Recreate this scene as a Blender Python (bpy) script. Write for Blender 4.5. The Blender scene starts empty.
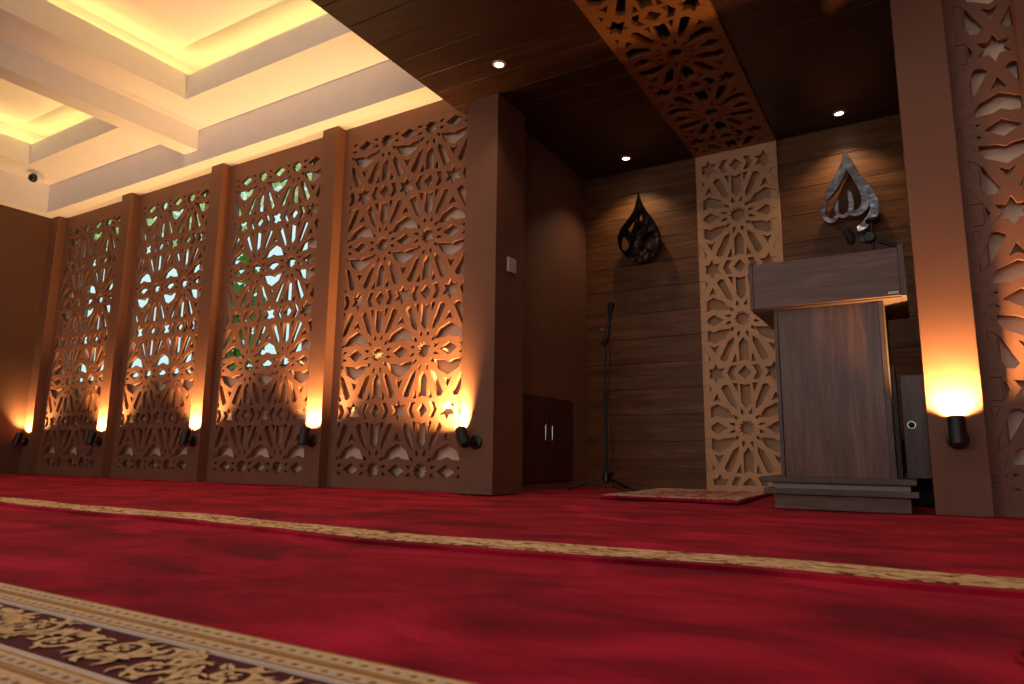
import bpy, bmesh, math, random
from mathutils import Vector, Matrix
R = math.radians
# everything below is written in drawing units; one unit is S metres (applied to every object at the end)
S = 0.6
SC = bpy.context.scene
C = SC.collection

# ---------------------------------------------------------------- camera
cam_d = bpy.data.cameras.new('camera'); cam = bpy.data.objects.new('camera', cam_d); C.objects.link(cam)
SC.camera = cam
cam_d.sensor_width = 36.0; cam_d.lens = 684.56 / 1024 * 36.0
cam_d.clip_start = 0.02; cam_d.clip_end = 200
p_, r_, y_ = R(9.54), R(0.634), R(30.928)
right = Vector((math.cos(y_), math.sin(y_), 0)); fwd = Vector((-math.sin(y_) * math.cos(p_), math.cos(y_) * math.cos(p_), math.sin(p_)))
up = right.cross(fwd)
r2 = right * math.cos(r_) + up * math.sin(r_); u2 = -right * math.sin(r_) + up * math.cos(r_)
mw = Matrix((r2, u2, -fwd)).transposed().to_4x4(); mw.translation = Vector((0, 0, 0.4)) * S
cam.matrix_world = mw
cam_d.dof.use_dof = True; cam_d.dof.focus_distance = 8.5 * S; cam_d.dof.aperture_fstop = 6.3

# ---------------------------------------------------------------- world, exposure
SC.view_settings.view_transform = 'Standard'; SC.view_settings.look = 'None'
SC.view_settings.gamma = 1.0; SC.view_settings.use_curve_mapping = False
SC.view_settings.exposure = 0.0
SC.cycles.use_denoising = True
SC.cycles.max_bounces = 8; SC.cycles.diffuse_bounces = 5; SC.cycles.sample_clamp_indirect = 6.0
w = bpy.data.worlds.new('daylight'); SC.world = w; w.use_nodes = True
bg = w.node_tree.nodes['Background']; bg.inputs['Color'].default_value = (0.80, 0.95, 1.0, 1); bg.inputs['Strength'].default_value = 1.15

# lamp powers (drawing units; scaled with S squared)
P_WALL, P_COVE, P_DOWN, P_ROOM, P_REAR_FILL = 400.0, 5.0, 50.0, 27.0, 48.0
WARM, YEL, DWN, COOL, REAR_FILL = (1.0, 0.56, 0.20), (1.0, 0.68, 0.19), (1.0, 0.74, 0.46), (1.0, 0.84, 0.72), (1.0, 0.95, 0.98)

def light(name, kind, loc, power, col, parent=None, aim=None, **kw):
    d = bpy.data.lights.new(name, kind); d.energy = power; d.color = col
    for k, v in kw.items(): setattr(d, k, v)
    o = bpy.data.objects.new(name, d); C.objects.link(o); o.location = loc
    if aim is not None: o.rotation_euler = Vector(aim).to_track_quat('-Z', 'Y').to_euler()
    if parent: o.parent = parent
    return o
# added room light without fixtures, above and behind the camera
for (x, y, pw) in ((-10.5, -1.0, 0.8), (-5.0, -1.0, 1.0), (-1.8, 1.6, 1.8), (2.2, 1.2, 1.1)):
    light('hall_fill_light', 'AREA', (x, y, 5.33), P_ROOM * pw, COOL, aim=(0, 0.35, -1), shape='RECTANGLE', size=1.6, size_y=0.9)
# added fill light at three made-up windows in the unseen rear wall
REAR = [(-12.6, -8.6), (-7.2, -3.2), (-1.8, 2.2)]
for a, b in REAR:
    light('rear_fill_light', 'AREA', ((a + b) / 2, -4.93, 2.7), P_REAR_FILL, REAR_FILL, aim=(0, 1, 0), shape='RECTANGLE', size=b - a - 0.3, size_y=2.9)

# ---------------------------------------------------------------- helpers
def new_mat(name): 
    m = bpy.data.materials.new(name); m.use_nodes = True
    return m, m.node_tree, m.node_tree.nodes['Principled BSDF']
def N(nt, t, **kw):
    n = nt.nodes.new(t)
    for k, v in kw.items(): setattr(n, k, v)
    return n
def coords(nt, scale, kind='Object'):
    tc = N(nt, 'ShaderNodeTexCoord'); mp = N(nt, 'ShaderNodeMapping')
    nt.links.new(tc.outputs[kind], mp.inputs['Vector']); mp.inputs['Scale'].default_value = [s / S for s in scale]
    return mp.outputs['Vector']
def ramp(nt, fac, stops):
    r = N(nt, 'ShaderNodeValToRGB'); nt.links.new(fac, r.inputs['Fac']); e = r.color_ramp.elements
    while len(e) < len(stops): e.new(0.5)
    for i, (p, c) in enumerate(stops): e[i].position = p; e[i].color = (*c, 1)
    return r.outputs['Color']
def noise(nt, vec, scale, detail=4, rough=0.55, dist=0.0):
    n = N(nt, 'ShaderNodeTexNoise'); nt.links.new(vec, n.inputs['Vector'])
    n.inputs['Scale'].default_value = scale; n.inputs['Detail'].default_value = detail
    n.inputs['Roughness'].default_value = rough; n.inputs['Distortion'].default_value = dist
    return n.outputs['Fac']
def bump(nt, b, h, strength, dist=0.01):
    n = N(nt, 'ShaderNodeBump'); n.inputs['Strength'].default_value = strength; n.inputs['Distance'].default_value = dist
    nt.links.new(h, n.inputs['Height']); nt.links.new(n.outputs['Normal'], b.inputs['Normal'])
def plain(name, col, rough=0.6, metal=0.0, var=0.06, nscale=6.0, bmp=0.0, hammer=0.0):
    m, nt, b = new_mat(name); b.inputs['Roughness'].default_value = rough; b.inputs['Metallic'].default_value = metal
    v = coords(nt, (1, 1, 1)); f = noise(nt, v, nscale, 5)
    c0 = tuple(c * (1 - var) for c in col); c1 = tuple(min(1, c * (1 + var)) for c in col)
    nt.links.new(ramp(nt, f, [(0.3, c0), (0.7, c1)]), b.inputs['Base Color'])
    if bmp: bump(nt, b, noise(nt, v, 60, 4), bmp, 0.003)
    if hammer: bump(nt, b, noise(nt, v, 5, 2), hammer, 0.05)
    return m
def wood(name, dark, mid, lightc, grain=(0.6, 6, 6), rough=0.42, plank=None, spec=0.5):
    """long-grained veneer; grain = stretch per axis, plank = (axis, pitch, offset) shifts tone board by board"""
    m, nt, b = new_mat(name); b.inputs['Roughness'].default_value = rough; b.inputs['Specular IOR Level'].default_value = spec
    v = coords(nt, grain)
    if plank:
        ax, pitch, off = plank
        tc = N(nt, 'ShaderNodeTexCoord'); sp = N(nt, 'ShaderNodeSeparateXYZ'); nt.links.new(tc.outputs['Object'], sp.inputs[0])
        a = N(nt, 'ShaderNodeMath', operation='MULTIPLY_ADD'); nt.links.new(sp.outputs[ax], a.inputs[0]); a.inputs[1].default_value = 1 / (pitch * S); a.inputs[2].default_value = -off / pitch
        fl = N(nt, 'ShaderNodeMath', operation='FLOOR'); nt.links.new(a.outputs[0], fl.inputs[0])
        wn = N(nt, 'ShaderNodeTexWhiteNoise', noise_dimensions='1D'); nt.links.new(fl.outputs[0], wn.inputs['W'])
        ad = N(nt, 'ShaderNodeVectorMath', operation='MULTIPLY_ADD'); nt.links.new(wn.outputs['Color'], ad.inputs[0]); ad.inputs[1].default_value = (30, 30, 30); nt.links.new(v, ad.inputs[2])
        v = ad.outputs[0]
    f = noise(nt, v, 1.6, 7, 0.62, 0.9)
    f2 = noise(nt, v, 9.0, 4, 0.6, 0.2)
    mx = N(nt, 'ShaderNodeMath', operation='MULTIPLY_ADD'); nt.links.new(f2, mx.inputs[0]); mx.inputs[1].default_value = 0.35; 
    s2 = N(nt, 'ShaderNodeMath', operation='MULTIPLY'); nt.links.new(f, s2.inputs[0]); s2.inputs[1].default_value = 0.75; nt.links.new(s2.outputs[0], mx.inputs[2])
    nt.links.new(ramp(nt, mx.outputs[0], [(0.36, dark), (0.54, mid), (0.72, lightc)]), b.inputs['Base Color'])
    bump(nt, b, f2, 0.12, 0.002)
    return m

M = {}
M['white'] = plain('white_ceiling_paint', (0.80, 0.77, 0.78), 0.8, var=0.02)
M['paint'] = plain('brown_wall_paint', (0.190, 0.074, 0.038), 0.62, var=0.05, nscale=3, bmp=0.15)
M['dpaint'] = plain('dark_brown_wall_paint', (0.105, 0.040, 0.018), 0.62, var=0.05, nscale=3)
M['screen'] = plain('carved_board_paint', (0.205, 0.083, 0.045), 0.60, var=0.06, nscale=4, bmp=0.12)
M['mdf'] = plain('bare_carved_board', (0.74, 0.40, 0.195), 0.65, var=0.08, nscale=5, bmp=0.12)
M['mdf_dark'] = plain('brown_carved_board', (0.26, 0.10, 0.03), 0.45, var=0.10, nscale=5)  # browner tone for the lattice strip along the canopy
M['backing'] = plain('beige_backing_wall', (0.86, 0.60, 0.41), 0.8, var=0.06, nscale=3)
M['nback'] = plain('tan_backing_board', (0.52, 0.30, 0.16), 0.8, var=0.08)
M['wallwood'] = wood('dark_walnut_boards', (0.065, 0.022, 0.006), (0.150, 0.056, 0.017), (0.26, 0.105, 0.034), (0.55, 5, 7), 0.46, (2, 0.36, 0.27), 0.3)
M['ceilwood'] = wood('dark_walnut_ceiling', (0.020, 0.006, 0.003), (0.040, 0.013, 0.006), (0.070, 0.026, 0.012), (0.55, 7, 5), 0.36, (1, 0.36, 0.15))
M['pulpit_h'] = wood('pulpit_veneer_across', (0.075, 0.032, 0.018), (0.14, 0.065, 0.040), (0.22, 0.11, 0.072), (0.8, 6, 8), 0.42)
M['pulpit_v'] = wood('pulpit_veneer_upright', (0.060, 0.022, 0.011), (0.125, 0.050, 0.026), (0.21, 0.098, 0.060), (8, 6, 0.7), 0.36)
M['pulpit_e'] = wood('pulpit_edge_band', (0.055, 0.032, 0.024), (0.085, 0.052, 0.040), (0.12, 0.075, 0.06), (2, 2, 2), 0.45)
M['grey_lam'] = plain('pale_grey_laminate', (0.34, 0.28, 0.27), 0.35, var=0.04)
M['redwood'] = wood('mahogany_cabinet', (0.030, 0.006, 0.005), (0.055, 0.011, 0.008), (0.09, 0.020, 0.012), (6, 6, 0.6), 0.45)
M['black'] = plain('black_lacquer', (0.006, 0.006, 0.007), 0.42, var=0.1)
M['rubber'] = plain('black_rubber', (0.008, 0.008, 0.008), 0.7)
M['chrome'] = plain('brushed_chrome', (0.72, 0.70, 0.68), 0.25, 1.0)
M['steel'] = plain('dull_polished_steel', (0.66, 0.64, 0.66), 0.20, 1.0, var=0.25, nscale=14, hammer=0.22)
M['steel_shaded'] = plain('shaded_polished_steel', (0.07, 0.05, 0.042), 0.20, 1.0, var=0.3, nscale=14, hammer=0.22)  # same metal as the bright drop, with its shade put into the colour
M['plastic'] = plain('off_white_plastic', (0.62, 0.52, 0.47), 0.45, var=0.02)
M['tan'] = plain('gold_carpet_yarn', (0.82, 0.53, 0.24), 0.9, var=0.16, nscale=70, bmp=0.5)
M['tan2'] = plain('dark_gold_carpet_yarn', (0.42, 0.20, 0.07), 0.9, var=0.16, nscale=70, bmp=0.5)
M['cream'] = plain('cream_carpet_yarn', (0.72, 0.56, 0.42), 0.9, var=0.1, nscale=70)
M['maroon'] = plain('maroon_carpet_yarn', (0.10, 0.006, 0.010), 0.9, var=0.2, nscale=70, bmp=0.5)
M['leaf'] = plain('garden_leaf', (0.16, 0.34, 0.05), 0.6, var=0.4, nscale=2)
M['leaf2'] = plain('yellow_green_leaf', (0.78, 0.88, 0.42), 0.6, var=0.3, nscale=2)
M['bark'] = plain('tree_bark', (0.10, 0.07, 0.05), 0.9)
M['render'] = plain('white_garden_wall', (0.8, 0.82, 0.8), 0.9)
M['grass'] = plain('garden_grass', (0.10, 0.20, 0.05), 0.9, var=0.3)
M['frame'] = plain('green_window_frame', (0.03, 0.09, 0.07), 0.5)

def carpet_mat(name, dark, mid, hi):
    m, nt, b = new_mat(name); b.inputs['Roughness'].default_value = 0.95
    b.inputs['Specular IOR Level'].default_value = 0.15
    b.inputs['Sheen Weight'].default_value = 0.15; b.inputs['Sheen Roughness'].default_value = 0.45
    b.inputs['Sheen Tint'].default_value = (0.9, 0.15, 0.15, 1)
    v = coords(nt, (0.95, 1.7, 1)); f = noise(nt, v, 1.5, 7, 0.62, 0.5)
    v2 = coords(nt, (1, 1, 1)); f2 = noise(nt, v2, 90, 3, 0.6)
    ad = N(nt, 'ShaderNodeMath', operation='MULTIPLY_ADD'); nt.links.new(f2, ad.inputs[0]); ad.inputs[1].default_value = 0.12; nt.links.new(f, ad.inputs[2])
    nt.links.new(ramp(nt, ad.outputs[0], [(0.43, dark), (0.56, mid), (0.72, hi)]), b.inputs['Base Color'])
    bump(nt, b, f2, 0.5, 0.004)
    return m
M['carpet'] = carpet_mat('red_velvet_carpet', (0.15, 0.001, 0.009), (0.32, 0.003, 0.021), (0.56, 0.012, 0.045))

def band_mat():
    m, nt, b = new_mat('gold_woven_border'); b.inputs['Roughness'].default_value = 0.95
    v = coords(nt, (7, 16, 1)); f = noise(nt, v, 1.5, 3, 0.5, 1.5)
    nt.links.new(ramp(nt, f, [(0.38, (0.16, 0.02, 0.012)), (0.45, (0.72, 0.42, 0.16)), (0.6, (0.90, 0.62, 0.32))]), b.inputs['Base Color'])
    bump(nt, b, noise(nt, coords(nt, (1, 1, 1)), 80, 3), 0.5, 0.004)
    return m
M['band'] = band_mat()

def rug_mat():
    m, nt, b = new_mat('patterned_prayer_rug'); b.inputs['Roughness'].default_value = 0.95
    v = coords(nt, (3, 3, 1)); f = noise(nt, v, 2.2, 3, 0.5, 2.0)
    nt.links.new(ramp(nt, f, [(0.40, (0.30, 0.03, 0.02)), (0.50, (0.36, 0.05, 0.03)), (0.56, (0.66, 0.42, 0.26))]), b.inputs['Base Color'])
    return m
M['rug'] = rug_mat()

M['rugb'] = M['rug'].copy(); M['rugb'].name = 'rug_border_weave'
for _n in M['rugb'].node_tree.nodes:
    if _n.type == 'VALTORGB':
        for _e, _c in zip(_n.color_ramp.elements, ((0.62, 0.40, 0.25), (0.70, 0.48, 0.32), (0.34, 0.06, 0.04))): _e.color = (*_c, 1)
def emis(name, col, s):
    m = bpy.data.materials.new(name); m.use_nodes = True; nt = m.node_tree; nt.nodes.clear()
    e = N(nt, 'ShaderNodeEmission'); e.inputs[0].default_value = (*col, 1); e.inputs[1].default_value = s
    o = N(nt, 'ShaderNodeOutputMaterial'); nt.links.new(e.outputs[0], o.inputs[0]); return m
M['bulb'] = emis('lit_bulb', (1.0, 0.75, 0.4), 25.0)
M['led'] = emis('lit_led_strip', (1.0, 0.66, 0.14), 6.0)
M['downlit'] = emis('lit_downlight_lens', (1.0, 0.86, 0.62), 14.0)

def glass_mat():
    m = bpy.data.materials.new('window_glass'); m.use_nodes = True; nt = m.node_tree; nt.nodes.clear()
    t = N(nt, 'ShaderNodeBsdfTransparent'); t.inputs[0].default_value = (0.88, 0.97, 0.95, 1)
    g = N(nt, 'ShaderNodeBsdfGlossy'); g.inputs['Roughness'].default_value = 0.03
    mx = N(nt, 'ShaderNodeMixShader'); mx.inputs[0].default_value = 0.06
    o = N(nt, 'ShaderNodeOutputMaterial')
    nt.links.new(t.outputs[0], mx.inputs[1]); nt.links.new(g.outputs[0], mx.inputs[2]); nt.links.new(mx.outputs[0], o.inputs[0]); return m
M['glass'] = glass_mat()

def obj(name, bm, mat, parent=None, smooth=False, mats=None):
    me = bpy.data.meshes.new(name)
    if isinstance(bm, bpy.types.Mesh): me = bm; me.name = name
    else:
        bmesh.ops.recalc_face_normals(bm, faces=bm.faces); bm.to_mesh(me); bm.free()
    me.materials.clear()
    for mm in (mats or [mat]): me.materials.append(M[mm])
    if smooth:
        for p in me.polygons: p.use_smooth = True
        if smooth != 'all': me.set_sharp_from_angle(angle=R(40))
    o = bpy.data.objects.new(name, me); C.objects.link(o)
    if parent: o.parent = parent
    return o
def thing(name, label, cat, loc=(0, 0, 0), rz=0, group=None):
    o = bpy.data.objects.new(name, None); C.objects.link(o); o.empty_display_size = 0.1
    o.location = loc; o.rotation_euler = (0, 0, rz)
    o['label'] = label; o['category'] = cat
    if group: o['group'] = group
    return o
def tag(o, label, cat, group=None, kind=None):
    o['label'] = label; o['category'] = cat
    if group: o['group'] = group
    if kind: o['kind'] = kind
    return o
def struct(name, bm, mat, parent=None, **kw):
    o = obj(name, bm, mat, parent, **kw)
    if not parent: o['kind'] = 'structure'
    return o
def B(*boxes, bev=0.0):
    bm = bmesh.new()
    for (x0, x1, y0, y1, z0, z1) in boxes:
        vs = [bm.verts.new(p) for p in ((x0, y0, z0), (x1, y0, z0), (x1, y1, z0), (x0, y1, z0), (x0, y0, z1), (x1, y0, z1), (x1, y1, z1), (x0, y1, z1))]
        for f in ((0, 3, 2, 1), (4, 5, 6, 7), (0, 1, 5, 4), (1, 2, 6, 5), (2, 3, 7, 6), (3, 0, 4, 7)): bm.faces.new([vs[i] for i in f])
    if bev: bmesh.ops.bevel(bm, geom=list(bm.edges), offset=bev, segments=2, profile=0.5, affect='EDGES')
    return bm
def add_tube(bm, pts, rad, seg=12, cap=True):
    pts = [Vector(p) for p in pts]
    if not hasattr(rad, '__len__'): rad = [rad] * len(pts)
    rings = []; ref = None
    for i, p in enumerate(pts):
        t = (pts[min(i + 1, len(pts) - 1)] - pts[max(i - 1, 0)])
        if t.length < 1e-9: t = (pts[-1] - pts[0])
        t.normalize()
        if ref is None: ref = t.orthogonal().normalized()
        a = (ref - t * ref.dot(t)); a = a.normalized() if a.length > 1e-6 else t.orthogonal().normalized(); ref = a
        b = t.cross(a)
        rings.append([bm.verts.new(p + (a * math.cos(2 * math.pi * k / seg) + b * math.sin(2 * math.pi * k / seg)) * rad[i]) for k in range(seg)])
    for i in range(len(rings) - 1):
        for k in range(seg):
            bm.faces.new((rings[i][k], rings[i][(k + 1) % seg], rings[i + 1][(k + 1) % seg], rings[i + 1][k]))
    if cap: bm.faces.new(list(reversed(rings[0]))); bm.faces.new(rings[-1])
    return bm
def T(pts, rad, seg=12, cap=True): return add_tube(bmesh.new(), pts, rad, seg, cap)
def prof(axis0, axis1, prof_pts, seg=24):
    """solid of revolution about the line axis0->axis1; prof_pts = (distance along, radius), may double back"""
    a = Vector(axis0); d = (Vector(axis1) - a).normalized(); e = d.orthogonal().normalized(); f = d.cross(e)
    bm = bmesh.new(); rings = []
    for (h, r) in prof_pts:
        if r < 1e-6: rings.append([bm.verts.new(a + d * h)])
        else: rings.append([bm.verts.new(a + d * h + (e * math.cos(2 * math.pi * k / seg) + f * math.sin(2 * math.pi * k / seg)) * r) for k in range(seg)])
    for i in range(len(rings) - 1):
        A, Bq = rings[i], rings[i + 1]
        for k in range(seg):
            q = [A[k % len(A)], A[(k + 1) % len(A)], Bq[(k + 1) % len(Bq)], Bq[k % len(Bq)]]
            u = []
            for v in q:
                if v not in u: u.append(v)
            if len(u) > 2: bm.faces.new(u)
    return bm
def plate(polys, thick, mat4, bev=0.0):
    """flat board from closed outlines (inner outlines become holes), extruded to `thick`, placed by mat4 (local z = through the board)"""
    cu = bpy.data.curves.new('tmp', 'CURVE'); cu.dimensions = '2D'; cu.fill_mode = 'BOTH'
    cu.extrude = thick / 2 - bev; cu.bevel_depth = bev; cu.bevel_resolution = 0; cu.offset = -bev
    for p in polys:
        s = cu.splines.new('POLY'); s.points.add(len(p) - 1)
        for i, (x, y) in enumerate(p): s.points[i].co = (x, y, 0, 1)
        s.use_cyclic_u = True
    o = bpy.data.objects.new('tmp', cu); C.objects.link(o)
    me = bpy.data.meshes.new_from_object(o.evaluated_get(bpy.context.evaluated_depsgraph_get()))
    C.objects.unlink(o); bpy.data.objects.remove(o); bpy.data.curves.remove(cu)
    me.transform(mat4)
    return me
def frame_m(origin, u, v):
    u = Vector(u); v = Vector(v); n = u.cross(v)
    m = Matrix((u, v, n)).transposed().to_4x4(); m.translation = Vector(origin); return m
FACE_Y = lambda y: frame_m((0, y, 0), (1, 0, 0), (0, 0, 1))      # board standing in the X-Z plane, local z = -Y
def smooth_pts(pts, n=6):
    P = [Vector(p) for p in pts]; out = []
    for i in range(len(P) - 1):
        p0, p1, p2, p3 = P[max(i - 1, 0)], P[i], P[i + 1], P[min(i + 2, len(P) - 1)]
        for k in range(n):
            t = k / n
            out.append(0.5 * ((2 * p1) + (p2 - p0) * t + (2 * p0 - 5 * p1 + 4 * p2 - p3) * t * t + (3 * p1 - p0 - 3 * p2 + p3) * t ** 3))
    out.append(P[-1]); return out
def ribbon(pts, n=6):
    """outline of a stroke; pts = (x, y, width)"""
    c = smooth_pts([Vector(p) for p in pts], n); L, Rr = [], []
    for i, p in enumerate(c):
        t = c[min(i + 1, len(c) - 1)] - c[max(i - 1, 0)]; t = Vector((t.x, t.y)).normalized(); nn = Vector((-t.y, t.x)) * p.z / 2
        L.append((p.x + nn.x, p.y + nn.y)); Rr.append((p.x - nn.x, p.y - nn.y))
    return L + Rr[::-1]

# ---------------------------------------------------------------- the star lattice
CW, CH = 0.7325, 1.43
def lattice_holes(cx, cy, ch=CH):
    """holes of one tile: rosette at (cx, cy), side pieces on the right edge, stars on the corners (lower right); tiles repeat by CW, ch"""
    out = []; ky = ch / CH; hw = CW / 2
    def add(pts, mx=False, my=False, dx=0, dy=0):
        for sx in ((1, -1) if mx else (1,)):
            for sy in ((1, -1) if my else (1,)):
                out.append([(cx + sx * x + dx, cy + (sy * y + dy) * ky) for x, y in pts])
    add([(-.055, .557), (0, .537), (.055, .557), (.055, .34), (0, .268), (-.055, .34)], my=True)
    add([(.152, .574), (.092, .574), (.105, .468)], True, True)
    add([(.295, .508), (.26, .548), (.214, .542), (.126, .322), (.126, .255), (.19, .30)], True, True)
    add([(.075, .715), (0, .797), (-.075, .715), (0, .633)])
    add([(.215, .715), (.172, .803), (.106, .80), (.15, .715), (.106, .63), (.172, .627)], True)
    e = [(-.185, .130), (-.129, .236), (0, .302), (.129, .236), (.185, .130), (.05, .140), (0, .165), (-.05, .140)]
    add([(x + hw, y) for x, y in e], my=True)
    add([(hw - .112, 0), (hw, .072), (hw + .112, 0), (hw, -.072)])
    add([(hw, .445), (hw + .050, .342), (hw, .368), (hw - .050, .342)], my=True)
    st = [(hw + (.130 if k % 2 == 0 else .070) * math.sin(k * math.pi / 6), .715 + (.130 if k % 2 == 0 else .070) * math.cos(k * math.pi / 6)) for k in range(12)]
    add(st)
    for k in range(12):
        a = R(15 + 30 * k); ri = (.150, .158, .178)[(0, 1, 2, 2, 1, 0)[k % 6]]
        ca, sa = math.cos(a), math.sin(a)
        q = [(ri - .006, 0), (ri + .020, .023), (ri + .084, 0), (ri + .020, -.023)]
        add([(x * ca - y * sa, x * sa + y * ca) for x, y in q])
    add([((.108 if k % 2 == 0 else .068) * math.sin(k * math.pi / 12), (.108 if k % 2 == 0 else .068) * math.cos(k * math.pi / 12)) for k in range(24)])
    return out
def clip(poly, rc):
    x0, x1, y0, y1 = rc
    for (ax, val, sg) in ((0, x0, 1), (0, x1, -1), (1, y0, 1), (1, y1, -1)):
        res = []
        for i in range(len(poly)):
            a, b = poly[i - 1], poly[i]
            ina, inb = (a[ax] - val) * sg >= 0, (b[ax] - val) * sg >= 0
            if ina != inb:
                t = (val - a[ax]) / (b[ax] - a[ax]); res.append((a[0] + (b[0] - a[0]) * t, a[1] + (b[1] - a[1]) * t))
            if inb: res.append(b)
        poly = [p for k, p in enumerate(res) if math.dist(p, res[k - 1]) > 1e-4]
        if len(poly) < 3: return []
    return poly
def area(p): return abs(sum(p[i - 1][0] * p[i][1] - p[i][0] * p[i - 1][1] for i in range(len(p)))) / 2
def lattice(outer, thru, grooves, ros0, mat4, thick, ch=CH, skip=None):
    """outer/thru/grooves rectangles = (x0, x1, y0, y1); ros0 = one rosette centre"""
    polys = [[(outer[0], outer[2]), (outer[1], outer[2]), (outer[1], outer[3]), (outer[0], outer[3])]]
    plugs = []
    i0 = int(math.floor((outer[0] - ros0[0]) / CW)) - 1; i1 = int(math.ceil((outer[1] - ros0[0]) / CW)) + 1
    j0 = int(math.floor((outer[2] - ros0[1]) / ch)) - 1; j1 = int(math.ceil((outer[3] - ros0[1]) / ch)) + 1
    for i in range(i0, i1 + 1):
        for j in range(j0, j1 + 1):
            for h in lattice_holes(ros0[0] + i * CW, ros0[1] + j * ch, ch):
                if len(h) not in (12, 24) and area(h) > 0.0022:
                    gx = sum(p[0] for p in h) / len(h); gy = sum(p[1] for p in h) / len(h); h = [(gx + (x - gx) * 1.13, gy + (y - gy) * 1.10) for x, y in h]
                c = clip(h, thru)
                if len(c) >= 3 and area(c) > 0.00035: polys.append(c)
                for g in grooves:
                    c = clip(h, g)
                    if len(c) >= 3 and area(c) > 0.0012:
                        polys.append(c)
                        cx = sum(p[0] for p in c) / len(c); cy = sum(p[1] for p in c) / len(c)
                        plugs.append([(cx + (x - cx) * 0.90, cy + (y - cy) * 0.93) for x, y in c])
    want = area(polys[0]) - sum(area(p) for p in polys[1:]); jr = random.Random(1)
    for attempt in range(10):      # the outline filler can trip over aligned corners; nudge them by hundredths of a millimetre until it fills cleanly
        me = plate(polys, thick, mat4, 0.0)
        got = sum(p.area for p in me.polygons if abs(p.normal.dot(mat4.col[2].xyz)) > 0.9) / 2
        if abs(got - want) < 0.02 * want: break
        polys = [[(x + jr.uniform(-1, 1) * 1e-4, y + jr.uniform(-1, 1) * 1e-4) for x, y in p] for p in polys]
    if plugs:
        bm = bmesh.new(); bm.from_mesh(me); bpy.data.meshes.remove(me)
        m2 = plate(plugs, thick * 0.9, mat4); bm.from_mesh(m2); bpy.data.meshes.remove(m2)
        me = bpy.data.meshes.new('x'); bm.to_mesh(me); bm.free()
    return me

# ================================================================ SETTING
H = 4.84; HC = 5.384; HN = 4.6; YP = 6.26; YL = 6.41; YB = 9.10
struct('floor', B((-14.5, 5.0, -5, 10.0, -0.20, -0.05)), 'nback')
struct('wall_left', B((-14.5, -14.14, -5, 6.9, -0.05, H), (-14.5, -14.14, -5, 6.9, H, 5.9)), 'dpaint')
struct('wall_right', B((4.7, 5.0, -5, 6.9, -0.05, 5.9)), 'paint')
bx = [(-14.5, 5.0, -5.2, -5.0, -0.05, 1.1), (-14.5, 5.0, -5.2, -5.0, 4.3, 5.9)]; x = -14.5
for a, b in REAR + [(5.0, 5.0)]: bx.append((x, a, -5.2, -5.0, 1.1, 4.3)); x = b
struct('wall_rear', B(*bx), 'paint')
for i, (a, b) in enumerate(REAR):  # made-up windows behind the camera, added to carry the fill light
    wn = struct('window_%d' % (i + 4), B((a, b, -5.12, -5.05, 1.1, 1.17), (a, b, -5.12, -5.05, 4.23, 4.3), (a, a + .07, -5.12, -5.05, 1.17, 4.23), (b - .07, b, -5.12, -5.05, 1.17, 4.23), ((a + b) / 2 - .04, (a + b) / 2 + .04, -5.12, -5.05, 1.17, 4.23)), 'frame')
    obj('pane', B((a + .05, b - .05, -5.09, -5.08, 1.15, 4.25)), 'glass', wn)
# window wall behind the screens: three openings
WINS = [(-13.55, -12.05), (-11.95, -9.75), (-9.25, -7.3)]
ZS, ZT = 1.62, 4.84
YW0, YW1 = 6.52, 6.80
bx = []; x = -14.5
for a, b in WINS: bx.append((x, a, YW0, YW1, -0.05, 5.9)); bx.append((a, b, YW0, YW1, -0.05, ZS)); bx.append((a, b, YW0, YW1, ZT, 5.9)); x = b
bx.append((x, -4.41, YW0, YW1, -0.05, 5.9))
struct('wall_front', B(*bx), 'backing')
struct('wall_front_right', B((0.40, 5.0, YW0, YW1, -0.05, 5.9)), 'backing')
for i, (a, b) in enumerate(WINS):
    bm = B((a, b, 6.70, 6.76, ZS, ZS + 0.06), (a, b, 6.70, 6.76, ZT - 0.06, ZT), (a, a + 0.06, 6.70, 6.76, ZS + .06, ZT - .06), (b - 0.06, b, 6.70, 6.76, ZS + .06, ZT - .06), (a + .06, b - .06, 6.705, 6.755, 3.25, 3.31))
    wn = struct('window_%d' % (i + 1), bm, 'frame')
    obj('pane', B((a + 0.05, b - 0.05, 6.725, 6.735, ZS + 0.05, ZT - 0.05)), 'glass', wn)
# perimeter soffit with its fascia, coffered ceiling
YF, XF = 6.06, -13.88
struct('trim_1', B((-14.14, 4.7, YF, YW0, H, HC)), 'white')
struct('trim_2', B((-14.14, XF, -5, YF, H, HC)), 'white')
def ceiling_bm():
    xs = [-14.14, -13.15, -10.37, -8.68, -5.0, 4.7]; ys = [-5, 0.8, 5.37, YF]
    holes = {(1, 1), (3, 1)}; out = []
    for i in range(len(xs) - 1):
        for j in range(len(ys) - 1):
            if (i, j) in holes: continue
            out.append((xs[i], xs[i + 1], ys[j], ys[j + 1], HC, HC + 0.376))
    return B(*out)
cm = ceiling_bm()
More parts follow.
